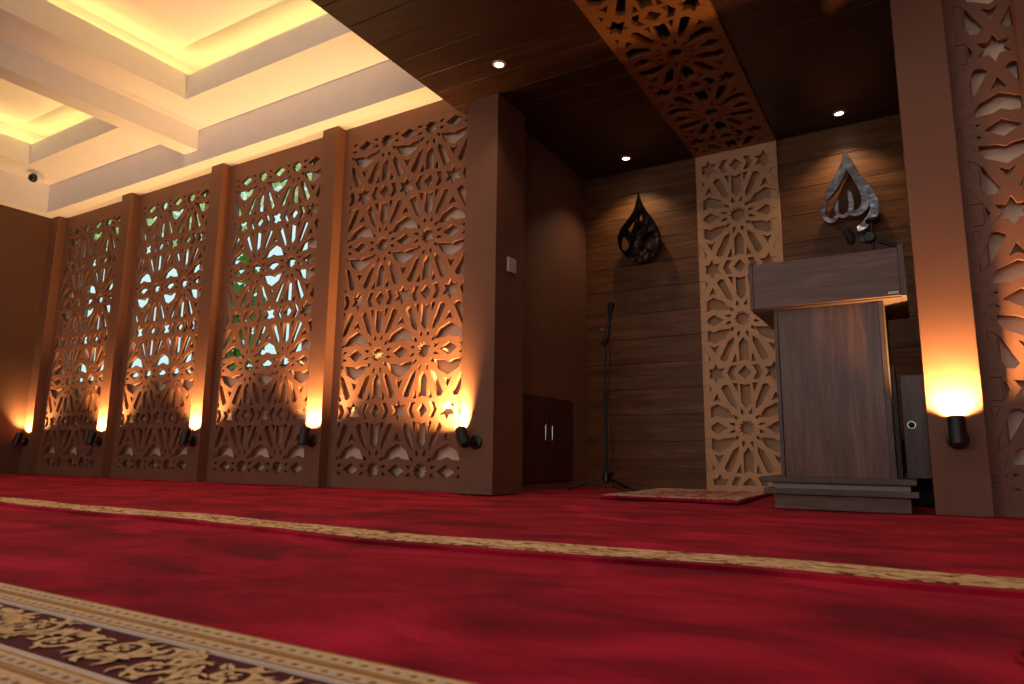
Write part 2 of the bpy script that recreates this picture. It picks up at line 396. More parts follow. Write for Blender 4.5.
# drop the ledge that carries the strips back from a thin lip
struct('ceiling', cm, 'white')
LIP = 5.76; TOP = 6.12; OUT = 0.34
struct('ceiling_upper', B((-14.5, 5.0, -5, 6.85, TOP, TOP + 0.1)), 'white')
struct('ceiling_beam', B((-9.683, -9.365, -5, YF, 5.05, HC)), 'white')
for n, (x0, x1) in enumerate(((-13.15, -10.37), (-8.68, -5.0))):
    y0, y1 = 0.8, 5.37
    struct('ceiling_recess_%d' % (n + 1), B((x0 - OUT - .03, x0 - OUT, y0 - OUT, y1 + OUT, LIP, TOP), (x1 + OUT, x1 + OUT + .03, y0 - OUT, y1 + OUT, LIP, TOP),
           (x0 - OUT, x1 + OUT, y0 - OUT - .03, y0 - OUT, LIP, TOP), (x0 - OUT, x1 + OUT, y1 + OUT, y1 + OUT + .03, LIP, TOP)), 'white')
    t = thing('led_strip', ('yellow glowing cove light strip inside the far left ceiling recess', 'yellow glowing cove light strip inside the nearer, larger ceiling recess')[n], 'light strip', ((x0 + x1) / 2, (y0 + y1) / 2, LIP + 0.01))
    dx, dy = (x1 - x0) / 2 + 0.17, (y1 - y0) / 2 + 0.17
    for (ax, ay, bx_, by_) in ((-dx, -dy, dx, -dy), (dx, -dy, dx, dy), (dx, dy, -dx, dy), (-dx, dy, -dx, -dy)):
        obj('strip_segment', T([(ax, ay, 0.02), (bx_, by_, 0.02)], 0.014, 8), 'led', t)
    for (ax, ay, sx, sy, aim) in ((0, dy, 2 * dx, 0.06, (0, -.35, 1)), (0, -dy, 2 * dx, 0.06, (0, .35, 1)), (-dx, 0, 0.06, 2 * dy, (.35, 0, 1)), (dx, 0, 0.06, 2 * dy, (-.35, 0, 1))):
        l = light('cove_light', 'AREA', (ax, ay, 0.05), P_COVE * max(sx, sy) / 4, YEL, t, None, shape='RECTANGLE', size=sx, size_y=sy)
        l.rotation_euler = (math.pi - math.atan2(aim[1], 1) * -1, 0, 0) if aim[0] == 0 else (0, math.pi - math.atan2(aim[0], 1), 0)

# niche: side walls, back wall boards, canopy boards
struct('wall_niche_left', B((-4.45, -4.17, 6.9, 9.3, -0.05, HN)), 'paint')
struct('wall_niche_right', B((0.24, 0.52, 6.9, 9.3, -0.05, HN)), 'paint')
struct('wall_niche_back', B((-4.45, 0.52, 9.135, 9.3, -0.05, HC)), 'nback')
SX0, SX1 = -2.463, -1.39
def boards_z(x0, x1):
    out = []; z = -0.09
    while z < HN:
        out.append((x0, x1, YB, 9.134, max(z + 0.003, -0.04), min(z + 0.357, HN - 0.001))); z += 0.36
    return out
struct('wall_niche_boards_left', B(*boards_z(-4.17, SX0), bev=0.003), 'wallwood')
struct('wall_niche_boards_right', B(*boards_z(SX1, 0.24), bev=0.003), 'wallwood')
CX0, CX1 = -2.475, -1.395; CY0 = 3.7
def boards_y(x0, x1, y0, y1):
    out = []; y = 0.15
    while y < y1:
        a, b = max(y + 0.004, y0), min(y + 0.356, y1)
        if b > a: out.append((x0, x1, a, b, HN, HN + 0.04))
        y += 0.36
    return out
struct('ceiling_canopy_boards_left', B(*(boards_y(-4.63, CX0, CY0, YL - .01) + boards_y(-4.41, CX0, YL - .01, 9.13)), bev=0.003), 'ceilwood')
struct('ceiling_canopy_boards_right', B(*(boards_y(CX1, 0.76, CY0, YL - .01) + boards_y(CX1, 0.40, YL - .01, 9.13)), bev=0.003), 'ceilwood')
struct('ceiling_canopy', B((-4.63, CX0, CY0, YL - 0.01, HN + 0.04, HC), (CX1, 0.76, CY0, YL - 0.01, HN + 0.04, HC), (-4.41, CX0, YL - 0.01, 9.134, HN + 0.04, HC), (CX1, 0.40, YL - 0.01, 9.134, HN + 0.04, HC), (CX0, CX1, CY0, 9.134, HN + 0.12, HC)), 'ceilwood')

# pillars
PAINT_GROUP = None
PILS = [(-14.14, -13.86, 6.57, 'brown pillar in the far left corner of the hall'),
        (-11.73, -11.45, 6.57, 'slim brown pillar between the first and second screens from the left'),
        (-9.27, -8.99, 6.57, 'slim brown pillar between the second and third screens from the left'),
        (-6.84, -6.56, 6.57, 'slim brown pillar between the third and fourth screens from the left'),
        (-4.41, -3.976, 6.90, 'wide brown pillar at the left mouth of the prayer niche'),
        (0.03, 0.40, 6.90, 'brown pillar right of the pulpit with a glowing wall lamp'),
        (0.875, 1.15, 6.57, 'brown pillar edge at the top right corner of the photo')]
for (a, b, yb, lab) in PILS:
    o = obj('pillar', B((a, b, YP, yb, 0, HN if b in (-3.976, 0.40) else H), bev=0.004), 'paint'); tag(o, lab, 'pillar')

# carved screens
for (a, b, lab) in ((-13.86, -11.73, 'carved star lattice screen at the far left, half of it dark'), (-11.45, -9.27, 'second carved star lattice screen from the left, daylight behind'),
                    (-8.99, -6.84, 'third carved star lattice screen from the left, green and white daylight behind'), (-6.56, -4.41, 'fourth carved star lattice screen, beige wall behind, beside the niche')):
    me = lattice((a, b, 0.0, H), (a + 0.14, b - 0.06, 0.14, 4.60), [], (a + 0.755, 0.225), FACE_Y(YL + 0.025), 0.05)
    tag(obj('lattice_screen', me, 'screen'), lab, 'screen')
me = lattice((0.40, 0.875, 0.0, H), (0.555, 0.872, 0.14, 4.60), [(0.42, 0.545, 0.14, 4.6)], (0.364, 0.256), FACE_Y(YL + 0.025), 0.05, 1.40)
tag(obj('lattice_screen', me, 'screen'), 'narrow carved lattice screen at the right edge, beyond the lamp pillar', 'screen')
# niche strip on the back wall and on the canopy
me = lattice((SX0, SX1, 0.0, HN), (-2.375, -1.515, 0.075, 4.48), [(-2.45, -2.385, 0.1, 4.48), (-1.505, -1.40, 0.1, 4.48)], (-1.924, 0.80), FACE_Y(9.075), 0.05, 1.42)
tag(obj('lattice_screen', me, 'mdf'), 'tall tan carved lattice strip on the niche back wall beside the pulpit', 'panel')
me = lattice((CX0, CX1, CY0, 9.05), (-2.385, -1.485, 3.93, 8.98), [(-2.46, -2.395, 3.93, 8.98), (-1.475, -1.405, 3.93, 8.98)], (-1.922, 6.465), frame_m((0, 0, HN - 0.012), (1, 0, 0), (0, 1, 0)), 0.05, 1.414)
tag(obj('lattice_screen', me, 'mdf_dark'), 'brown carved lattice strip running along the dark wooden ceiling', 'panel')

# ================================================================ LAMPS
def wall_lamp(px, lab, tilt_x=0.0, tilt_y=0.22, power=1.0, off=(0, -0.155, 0.0), dz=0.0, cone=132):
    t = thing('wall_lamp', lab, 'lamp', (px, YP, 0.575 + dz), 0, 'black spot lamps along the pillars')
    obj('wall_plate', prof((0, 0, 0), (0, -1, 0), [(0, 0), (0, 0.078), (0.018, 0.078), (0.024, 0.070), (0.024, 0)], 28), 'black', t, True)
    c = Vector(off)
    obj('arm', T([(0, -0.015, 0), (0, -0.055, 0.0), c * 0.6 + Vector((0, -0.02, 0))], [0.022, 0.02, 0.018], 12), 'black', t, True)
    ax = Vector((tilt_x, tilt_y, 1)).normalized()
    L = 0.215; r = 0.058
    b0 = c - ax * 0.055
    obj('lamp_body', prof(b0, b0 + ax, [(0, 0), (0, r - 0.006), (0.006, r), (L, r), (L, r - 0.007), (L - 0.07, r - 0.009), (L - 0.07, 0)], 28), 'black', t, True)
    obj('bulb', prof(b0 + ax * (L - 0.066), b0 + ax * L, [(0, 0), (0, 0.035), (0.01, 0.032), (0.016, 0)], 20), 'bulb', t, True)
    light('lamp_light', 'SPOT', b0 + ax * (L - 0.005), P_WALL * power, WARM, t, ax + Vector((0, 0.16, 0)), spot_size=R(cone), spot_blend=0.9, shadow_soft_size=0.03)
    return t
wall_lamp(-14.0, 'leftmost black wall lamp, on the far corner pillar', 0.12, 0.22, 0.55)
wall_lamp(-11.59, 'second black wall lamp from the left')
wall_lamp(-9.13, 'third black wall lamp from the left')
wall_lamp(-6.70, 'fourth black wall lamp from the left, left of the brightest screen')
wall_lamp(-4.19, 'black wall lamp knocked askew, on the wide pillar beside the niche', -0.70, 0.28, 2.0, (-0.055, -0.14, 0.01), -0.02, 108)
wall_lamp(0.215, 'nearest black wall lamp, on the pillar right of the pulpit', 0.0, 0.22)
for (x, y, lab) in ((-3.654, 5.76, 'round ceiling downlight nearest the top, in front of the wide pillar'), (-3.335, 8.656, 'round ceiling downlight above the left metal drop'), (-0.598, 8.732, 'round ceiling downlight above the right metal drop')):
    t = thing('downlight', lab, 'ceiling light', (x, y, HN), 0, 'downlights in the wooden canopy')
    obj('trim_ring', prof((0, 0, 0), (0, 0, -1), [(0, 0.045), (0, 0.075), (0.010, 0.070), (0.014, 0.05), (0.004, 0.045)], 28), 'plastic', t, True)
    obj('lens', prof((0, 0, 0), (0, 0, -1), [(0.001, 0), (0.001, 0.048), (0.008, 0.046), (0.009, 0)], 24), 'downlit', t, True)
    light('downlight_beam', 'SPOT', (0, 0, -0.03), P_DOWN * (1.0 if y > 8 else 0.4), DWN, t, (0, 0, -1), spot_size=R(110), spot_blend=0.7, shadow_soft_size=0.02)

# ================================================================ CARPETS
def lerp_tab(x, tab):
    for (a, va), (b, vb) in zip(tab, tab[1:]):
        if x <= b: return va + (vb - va) * (x - a) / (b - a)
    return tab[-1][1]
FAR = [(-14.2, 3.06), (-7, 3.02), (-4, 2.97), (-1.8, 2.94), (0.27, 3.13), (5, 3.2)]
rnd = random.Random(4)
def wav(x, y, a=0.005): return a * (math.sin(x * 2.1 + y * 1.3) + math.sin(x * 5.3 - y * 3.1 + 1) * .5)
def strip_bm(xs, f0, f1, ny, ztop, zbot):
    bm = bmesh.new(); g = []
    for x in xs:
        a, b = f0(x), f1(x); g.append([bm.verts.new((x, a + (b - a) * j / ny, ztop + wav(x, a + (b - a) * j / ny))) for j in range(ny + 1)])
    for i in range(len(g) - 1):
        for j in range(ny): bm.faces.new((g[i][j], g[i + 1][j], g[i + 1][j + 1], g[i][j + 1]))
    bd = [e for e in bm.edges if e.is_boundary]
    ex = bmesh.ops.extrude_edge_only(bm, edges=bd)
    for v in [v for v in ex['geom'] if isinstance(v, bmesh.types.BMVert)]: v.co.z = zbot
    return bm
XS = [-14.13 + i * 18.82 / 150 for i in range(151)]
ca = thing('carpet', 'deep red velvet carpet in front of the screens with a narrow gold border', 'carpet', (0, 0, 0))
bm = strip_bm(XS, lambda x: lerp_tab(x, FAR), lambda x: YP, 26, -0.010, -0.05)
bm2 = strip_bm([-4.16 + i * 4.39 / 40 for i in range(41)], lambda x: YP, lambda x: 9.07, 20, -0.010, -0.05)
tm = bpy.data.meshes.new('x'); bm2.to_mesh(tm); bm.from_mesh(tm); bm2.free()
# strips of carpet in the shallow bays in front of the screens
for a, b in ((-13.86, -11.73), (-11.45, -9.27), (-8.99, -6.84), (-6.56, -4.41), (0.40, 0.875)):
    b3 = B((a, b, YP, YL - 0.001, -0.05, -0.003)); b3.to_mesh(tm); bm.from_mesh(tm); b3.free()
obj('pile', bm, 'carpet', ca)
obj('woven_border', strip_bm(XS, lambda x: lerp_tab(x, FAR) - 0.26, lambda x: lerp_tab(x, FAR), 3, 0.0, -0.05), 'band', ca)
obj('red_edging', strip_bm(XS, lambda x: lerp_tab(x, FAR) - 0.335, lambda x: lerp_tab(x, FAR) - 0.262, 2, -0.003, -0.05), 'carpet', ca)
cb = obj('carpet', strip_bm(XS, lambda x: 1.09, lambda x: lerp_tab(x, FAR) - 0.335, 12, -0.022, -0.05), 'carpet')
tag(cb, 'plain deep red carpet across the middle of the floor', 'carpet')

ZC = -0.001
cc = thing('carpet', 'red carpet with a wide gold and maroon scroll border at the lower left', 'carpet', (0, 0, 0))
XC = [-14.13 + i * 18.82 / 150 for i in range(151)]
def flat(x0, x1, y0, y1, z0, z1): return B((x0, x1, y0, y1, z0, z1))
obj('pile', flat(-14.13, 4.69, -4.99, 0.625, -0.05, ZC - 0.004), 'carpet', cc)
obj('gold_band', B((-14.13, 4.69, 0.972, 1.10, -0.05, ZC), (-14.13, 4.69, 0.625, 0.752, -0.05, ZC), bev=0.004), 'tan', cc)
obj('dark_line', B(*[(-14, 4.6, y, y + w_, ZC - .002, ZC + 0.0015) for y, w_ in ((1.088, .004), (1.036, .004), (1.020, .004), (1.028, .003), (0.978, .003), (0.740, .003), (0.700, .004), (0.685, .004), (0.692, .003), (0.632, .004))]), 'tan2', cc)
obj('cream_line', B((-14.13, 4.69, 0.963, 0.972, -0.05, ZC + 0.002), (-14.13, 4.69, 0.752, 0.761, -0.05, ZC + 0.002)), 'cream', cc)
obj('maroon_field', flat(-14.13, 4.69, 0.764, 0.960, -0.05, ZC - 0.002), 'maroon', cc)
# pearls: small raised beads in two rows on each gold band
bm = bmesh.new()
def disc(bm, x, y, z, rx, ry, rot=0, n=10, h=0.002):
    c, s = math.cos(rot), math.sin(rot)
    top = bm.verts.new((x, y, z + h)); ring = []
    for k in range(n):
        a = 2 * math.pi * k / n; u, v = rx * math.cos(a), ry * math.sin(a)
        ring.append(bm.verts.new((x + u * c - v * s, y + u * s + v * c, z)))
    for k in range(n): bm.faces.new((top, ring[k], ring[(k + 1) % n]))
for yy in (1.063, 0.998, 0.720, 0.658):
    bm, bm_c = bmesh.new(), bmesh.new(); x = -4.2
    while x < 1.2:
        disc(bm, x, yy, ZC + 0.0008, 0.0085, 0.0075); disc(bm_c, x + 0.02, yy, ZC + 0.0008, 0.010, 0.012); x += 0.04
    obj('bead_row', bm, 'tan2', cc)['kind'] = 'stuff'; obj('cream_bead_row', bm_c, 'cream', cc)['kind'] = 'stuff'
# scrolling leaves
bm = bmesh.new(); ZV = ZC + 0.0005
def poly(bm, pts, z):
    try: bm.faces.new([bm.verts.new((p[0], p[1], z)) for p in pts])
    except ValueError: pass
def rib(bm, pts, z):
    c = smooth_pts([Vector(p) for p in pts], 5); prev = None
    for i, p in enumerate(c):
        t = c[min(i + 1, len(c) - 1)] - c[max(i - 1, 0)]; t = Vector((t.x, t.y)); 
        if t.length < 1e-9: continue
        t.normalize(); n = Vector((-t.y, t.x)) * p.z / 2
        cur = (bm.verts.new((p.x + n.x, p.y + n.y, z)), bm.verts.new((p.x - n.x, p.y - n.y, z)))
        if prev: bm.faces.new((prev[0], prev[1], cur[1], cur[0]))
        prev = cur
def leaf(bm, x, y, a, L, W, curl, z):
    rib(bm, [(x, y, 0.003), (x + math.cos(a) * L * .3, y + math.sin(a) * L * .3, W), (x + math.cos(a + curl) * L * .68, y + math.sin(a + curl) * L * .68, W * .75), (x + math.cos(a + curl * 1.8) * L, y + math.sin(a + curl * 1.8) * L, 0.002)], z)
rv = random.Random(11)
YM = 0.862; PER = 0.34; k = 0
x = -4.1
while x < 1.2:
    sg = 1 if k % 2 == 0 else -1
    rib(bm, [(x + PER / 2 * t, YM + sg * 0.052 * math.sin(math.pi * t), 0.012) for t in (0, .2, .4, .6, .8, 1)], ZV)
    cx, cy = x + PER / 4, YM - sg * 0.018
    rib(bm, [(cx + math.cos(a) * rr, cy + sg * math.sin(a) * rr, 0.013) for a, rr in ((2.6, .062), (1.4, .058), (.3, .054), (-.9, .048), (-2.1, .040), (-3.4, .030), (-4.8, .018))], ZV + 0.0003)
    for q in range(6): disc(bm, cx + math.cos(q * 1.047) * 0.017, cy + math.sin(q * 1.047) * 0.017, ZV + 0.0006, 0.0105, 0.0065, q * 1.047, 8, 0.001)
    for q in range(24):
        t = rv.random(); px_ = x + PER / 2 * t; py_ = YM + sg * 0.052 * math.sin(math.pi * t)
        leaf(bm, px_, py_, rv.choice((1, -1)) * (0.5 + rv.random() * 1.4) + (0 if rv.random() > .4 else math.pi), 0.030 + rv.random() * 0.030, 0.011 + rv.random() * 0.008, rv.uniform(-.6, .6), ZV + 0.0002 * (q + 1))
    for q in range(12):
        a = rv.random() * 6.28; leaf(bm, cx + math.cos(a) * .05, cy + math.sin(a) * .042, a + rv.uniform(-.8, .8), 0.03 + rv.random() * .02, 0.012, rv.uniform(-.7, .7), ZV + 0.0002 * q)
    x += PER / 2; k += 1
for v in bm.verts: v.co.y = min(max(v.co.y, 0.768), 0.957)
obj('scroll_pattern', bm, 'tan', cc)
# cut-out in the carpet at the right edge
t = thing('floor_outlet', 'dark round floor outlet in a red carpet rim at the lower right edge', 'floor outlet', (0.215, 1.90, -0.02))
bm = bmesh.new(); n = 40
ringp = [(math.cos(2 * math.pi * k / n) * 0.078, math.sin(2 * math.pi * k / n) * 0.10, 0.006) for k in range(n + 1)]
obj('carpet_rim', T(ringp, 0.009, 10, False), 'carpet', t, True)
obj('socket_cover', prof((0, 0, 0), (0, 0, 1), [(0, 0.066), (0.006, 0.066), (0.008, 0.05), (0.004, 0.045), (0.004, 0)], 28), 'black', t, True)
obj('socket_ring', prof((0, -0.02, 0.004), (0, -0.02, 1), [(0, 0.02), (0.007, 0.02), (0.007, 0.028), (0, 0.028)], 20), 'plastic', t, True)

# prayer rug in the niche
t = thing('prayer_rug', 'small beige and dark red prayer rug lying flat left of the pulpit', 'rug', (-2.22, 7.58, 0.0), R(2))
obj('rug_base', B((-0.69, 0.69, -1.02, 1.02, 0.0, 0.030), bev=0.006), 'carpet', t)
obj('rug_field', B((-0.44, 0.44, -0.78, 0.78, 0.028, 0.034)), 'rug', t)
obj('rug_border', B((-0.67, 0.67, -1.0, -0.86, 0.028, 0.034), (-0.67, 0.67, 0.86, 1.0, 0.028, 0.034), (-0.67, -0.52, -0.86, 0.86, 0.028, 0.034), (0.52, 0.67, -0.86, 0.86, 0.028, 0.034)), 'rugb', t)
bm = bmesh.new()
for i in range(22):
    for xx in (-0.48, 0.48): disc(bm, xx, -0.93 + i * 0.0886, 0.033, 0.028, 0.03, 0, 6, 0.003)
    for y2 in (-0.82, 0.82): disc(bm, -0.5 + i * 0.0476, y2, 0.033, 0.018, 0.03, 0, 6, 0.003)
obj('flower_pattern', bm, 'cream', t)['kind'] = 'stuff'

# ================================================================ PULPIT
t = thing('pulpit', 'dark walnut pulpit with a wide slanted desk box standing on the carpet', 'pulpit', (-0.62, 6.2, 0))
def PB(x0, x1, y0, y1, z0, z1): return (x0 + 0.62, x1 + 0.62, y0 - 6.2, y1 - 6.2, z0, z1)
obj('plinth', B(PB(-1.125, -0.125, 6.215, 7.15, 0.0, 0.12), bev=0.004), 'pulpit_h', t)
obj('lower_ledge', B(PB(-1.20, -0.065, 6.165, 7.2, 0.12, 0.168), bev=0.006), 'pulpit_e', t)
obj('grey_riser', B(PB(-1.12, -0.12, 6.21, 7.15, 0.168, 0.215), bev=0.003), 'grey_lam', t)
obj('upper_ledge', B(PB(-1.225, -0.075, 6.155, 7.2, 0.215, 0.262), bev=0.006), 'pulpit_e', t)
obj('front_panel', B(PB(-1.025, -0.245, 6.225, 6.255, 0.262, 1.74), bev=0.003), 'pulpit_v', t)
obj('side_panel', B(PB(-1.055, -1.025, 6.205, 7.0, 0.262, 1.74), bev=0.003), 'pulpit_e', t)
obj('side_panel', B(PB(-0.245, -0.205, 6.205, 7.0, 0.262, 1.74), bev=0.003), 'pulpit_e', t)
obj('rear_frame', B(PB(-0.205, -0.175, 6.55, 7.0, 0.262, 1.2)), 'pulpit_e', t)
# desk box: sides with sloping top, front board set between them, floor board, slanted reading board
def prism(pts_yz, x0, x1):
    bm = bmesh.new(); a = [bm.verts.new((x0, y, z)) for y, z in pts_yz]; b = [bm.verts.new((x1, y, z)) for y, z in pts_yz]
    bm.faces.new(a); bm.faces.new(b[::-1])
    for i in range(len(a)): bm.faces.new((a[i], b[i], b[(i + 1) % len(a)], a[(i + 1) % len(a)]))
    bmesh.ops.bevel(bm, geom=list(bm.edges), offset=0.003, segments=1, affect='EDGES'); return bm
side = [(-0.10, 1.69), (0.95, 1.69), (0.95, 1.90), (-0.02, 2.115), (-0.10, 2.115)]
obj('desk_side', prism(side, -0.605, -0.575), 'pulpit_e', t)
obj('desk_side', prism(side, 0.545, 0.585), 'pulpit_e', t)
obj('desk_front', B((-0.575, 0.545, -0.085, -0.055, 1.70, 2.095), bev=0.003), 'pulpit_h', t)
obj('desk_floor', B((-0.575, 0.545, -0.055, 0.94, 1.69, 1.72), bev=0.003), 'pulpit_e', t)
obj('reading_board', prism([(-0.055, 2.06), (-0.055, 2.03), (0.94, 1.83), (0.94, 1.86)], -0.575, 0.545), 'pulpit_h', t)
o = obj('name_sticker', B((0.45, 0.54, -0.0885, -0.085, 1.712, 1.742)), 'black', t); o['label'] = 'small white sticker with a dark rim'
obj('sticker_face', B((0.457, 0.533, -0.0905, -0.0880, 1.717, 1.737)), 'plastic', o)
# cabinet door standing open behind the right side
d = obj('side_door', B((0.475, 0.655, 0.46, 0.50, 0.262, 1.12), bev=0.004), 'pulpit_h', t)
d.data.materials.clear(); d.data.materials.append(M['pulpit_v'])
obj('door_edge', B((0.648, 0.668, 0.455, 0.505, 0.258, 1.125), bev=0.002), 'pulpit_e', d)
o = obj('door_knob', prof((0.535, 0.46, 0.70), (0.535, -1, 0.70), [(0, 0.010), (0.012, 0.012), (0.02, 0.026), (0.036, 0.026), (0.042, 0.015), (0.042, 0)], 20), 'black', d, True)
obj('knob_ring', prof((0.535, 0.46, 0.70), (0.535, -1, 0.70), [(0, 0.022), (0.010, 0.031), (0.014, 0.031), (0.014, 0.02)], 20), 'chrome', d, True)
for zz in (0.285, 1.09): obj('hinge', B((0.462, 0.482, 0.44, 0.47, zz - 0.02, zz + 0.02), bev=0.003), 'pulpit_e', d)

# microphone on the pulpit
t = thing('desk_microphone', 'black boom microphone on a short pole rising above the pulpit desk', 'microphone', (-0.262, 6.6, 2.0))
obj('pole', T([(0, 0, 0.0), (0.004, 0, 0.49)], 0.011, 10), 'black', t, True)
obj('round_top', prof((0.012, 0, 0.485), (0.012, 0, 1), [(0, 0), (0, 0.055), (0.008, 0.062), (0.028, 0.060), (0.034, 0.045), (0.034, 0)], 20), 'black', t, True)
obj('foot', prof((0, 0, -0.018), (0, 0, 1), [(0, 0), (0, 0.06), (0.015, 0.06), (0.03, 0.02), (0.03, 0)], 24), 'black', t, True)
b0, b1 = Vector((-0.175, -0.02, 0.41)), Vector((0.235, 0.02, 0.215))
obj('boom', T([b0, b0.lerp(b1, .5), b0.lerp(b1, .56), b1], [0.010, 0.010, 0.016, 0.017], 10), 'black', t, True)
obj('clutch', prof((-0.022, -0.05, 0.345), (-0.022, 1, 0.345), [(0, 0), (0, 0.04), (0.03, 0.052), (0.06, 0.052), (0.09, 0.035), (0.09, 0)], 18), 'black', t, True)
obj('clutch_knob', prof((-0.07, -0.04, 0.335), (-0.07, 1, 0.335), [(0, 0), (0.005, 0.028), (0.04, 0.028), (0.05, 0)], 14), 'black', t, True)
m_ = obj('microphone_head', T([(-0.215, -0.02, 0.445), (-0.19, -0.02, 0.42), (-0.17, -0.02, 0.37), (-0.165, -0.02, 0.32), (-0.168, -0.02, 0.30)], [0.025, 0.036, 0.040, 0.034, 0.012], 14), 'rubber', t, True)
obj('cable_plug', T([(-0.21, -0.02, 0.435), (-0.26, -0.02, 0.46), (-0.30, -0.02, 0.495)], [0.010, 0.008, 0.003], 8), 'black', t, True)

# dark box behind the pulpit
o = obj('dark_box', B((-0.40, 0.20, 7.5, 8.1, 0.0, 0.61), bev=0.01), 'black'); tag(o, 'low black box on the carpet behind the pulpit', 'box')

# ================================================================ MICROPHONE STAND
t = thing('microphone_stand', 'tall thin black microphone stand on a tripod in the niche', 'microphone stand', (-3.455, 8.1, 0))
obj('pole', T([(0, 0, 0.12), (0, 0, 1.20)], 0.020, 12), 'black', t, True)
obj('upper_pole', T([(0, 0, 1.18), (0.012, 0, 1.86)], 0.013, 12), 'black', t, True)
obj('height_clutch', T([(0, 0, 1.12), (0, 0, 1.15), (0, 0, 1.24), (0, 0, 1.27)], [0.021, 0.030, 0.028, 0.016], 14), 'black', t, True)
for a in (R(-157), R(-20), R(80)):
    e = Vector((math.cos(a) * 0.47, math.sin(a) * 0.47, 0.022))
    l = obj('leg', T([(math.cos(a) * 0.03, math.sin(a) * 0.03, 0.155), e], 0.013, 10), 'black', t, True)
    obj('rubber_foot', T([e * 0.93 + Vector((0, 0, 0.010)), e * 1.03], [0.020, 0.021], 10), 'rubber', l, True)
obj('leg_hub', T([(0, 0, 0.09), (0, 0, 0.11), (0, 0, 0.20), (0, 0, 0.24)], [0.026, 0.048, 0.046, 0.024], 16), 'black', t, True)
obj('hub_knob', T([(0.04, -0.02, 0.19), (0.085, -0.03, 0.205), (0.10, -0.035, 0.21)], [0.012, 0.026, 0.022], 12), 'black', t, True)
obj('boom_clamp', T([(-0.015, 0, 1.83), (0.01, 0, 1.87), (0.04, -0.01, 1.97), (0.05, -0.01, 2.03)], [0.022, 0.036, 0.034, 0.02], 12), 'black', t, True)
obj('counterweight', T([(-0.055, 0, 1.87), (-0.005, 0, 1.885)], [0.028, 0.024], 12), 'black', t, True)
obj('clamp_screw', T([(0.055, -0.03, 1.94), (0.085, -0.045, 1.94)], 0.014, 10), 'chrome', t, True)
obj('clamp_screw', T([(-0.045, -0.02, 2.045), (-0.015, -0.02, 2.04)], 0.013, 10), 'chrome', t, True)
obj('clip', T([(0.035, -0.01, 1.98), (0.075, -0.01, 2.17)], [0.02, 0.018], 12), 'black', t, True)
mm = obj('microphone', T([(0.072, -0.01, 2.14), (0.085, -0.01, 2.26), (0.095, -0.01, 2.31), (0.10, -0.01, 2.345), (0.103, -0.01, 2.385), (0.104, -0.01, 2.40)], [0.020, 0.030, 0.040, 0.048, 0.045, 0.02], 16), 'rubber', t, True)
cb_pts = smooth_pts([(0.075, 0.0, 2.15), (0.055, 0.03, 1.7), (0.035, 0.035, 1.2), (0.05, 0.035, 0.8), (0.075, 0.03, 0.5), (0.045, 0.04, 0.16), (0.12, 0.12, 0.012), (0.4, 0.3, 0.012)], 6)
obj('cable', T(cb_pts, 0.007, 8), 'rubber', t, True)

# ================================================================ METAL DROPS
def drop_strokes(t, strokes, mat, depth=0.09):
    for i, s in enumerate(strokes):
        me = plate([ribbon([(x, z, w_) for x, z, w_ in s])], depth + 0.006 * (i % 3), FACE_Y(0 + 0.004 * i), 0.006)
        obj('stroke', me, mat, t)
t = thing('calligraphy_drop', 'polished silver drop-shaped calligraphy on the back wall above the pulpit', 'wall ornament', (-0.55, 8.95, 3.65))
def rel(pts, ox, oz): return [(x - ox, z - oz, w_) for x, z, w_ in pts]
Q = lambda p: rel(p, -0.55, 3.65)
drop_strokes(t, [
    Q([(-0.573, 4.17, 0.02), (-0.585, 4.06, 0.065), (-0.64, 3.90, 0.10), (-0.72, 3.75, 0.10), (-0.80, 3.65, 0.095), (-0.835, 3.60, 0.06)]),
    Q([(-0.575, 4.12, 0.05), (-0.53, 3.96, 0.10), (-0.47, 3.80, 0.10), (-0.42, 3.66, 0.085), (-0.40, 3.53, 0.085), (-0.42, 3.42, 0.09), (-0.50, 3.355, 0.075), (-0.585, 3.36, 0.025)]),
    Q([(-0.47, 3.86, 0.03), (-0.40, 3.72, 0.075), (-0.335, 3.58, 0.09), (-0.305, 3.46, 0.10), (-0.315, 3.34, 0.11), (-0.38, 3.24, 0.10), (-0.46, 3.17, 0.09), (-0.51, 3.16, 0.08)]),
    Q([(-0.575, 3.68, 0.03), (-0.56, 3.60, 0.06), (-0.55, 3.48, 0.065), (-0.575, 3.39, 0.06), (-0.64, 3.345, 0.05), (-0.70, 3.38, 0.05), (-0.715, 3.46, 0.05), (-0.70, 3.56, 0.03)]),
    Q([(-0.70, 3.40, 0.04), (-0.74, 3.325, 0.055), (-0.80, 3.315, 0.06), (-0.855, 3.38, 0.055), (-0.86, 3.47, 0.05), (-0.83, 3.56, 0.03)]),
], 'steel')
for dx, dz in ((-0.02, 0.30), (0.17, -0.10)): obj('wall_stud', T([(dx, 0.02, dz), (dx, 0.148, dz)], 0.012, 8), 'chrome', t)
t = thing('calligraphy_drop', 'metal drop-shaped calligraphy, coloured as if in shade, on the back wall above the microphone stand', 'wall ornament', (-3.27, 8.95, 3.60))
outl = [(-3.272, 4.185), (-3.30, 4.06), (-3.345, 3.92), (-3.43, 3.80), (-3.53, 3.69), (-3.588, 3.58), (-3.59, 3.46), (-3.55, 3.35), (-3.47, 3.25), (-3.37, 3.17), (-3.27, 3.13), (-3.17, 3.14), (-3.07, 3.19), (-2.99, 3.28), (-2.958, 3.39), (-2.965, 3.52), (-3.01, 3.64), (-3.08, 3.77), (-3.16, 3.89), (-3.22, 4.02), (-3.255, 4.14)]
def rel2(p): return [(x + 3.27, z - 3.60) for x, z in p]
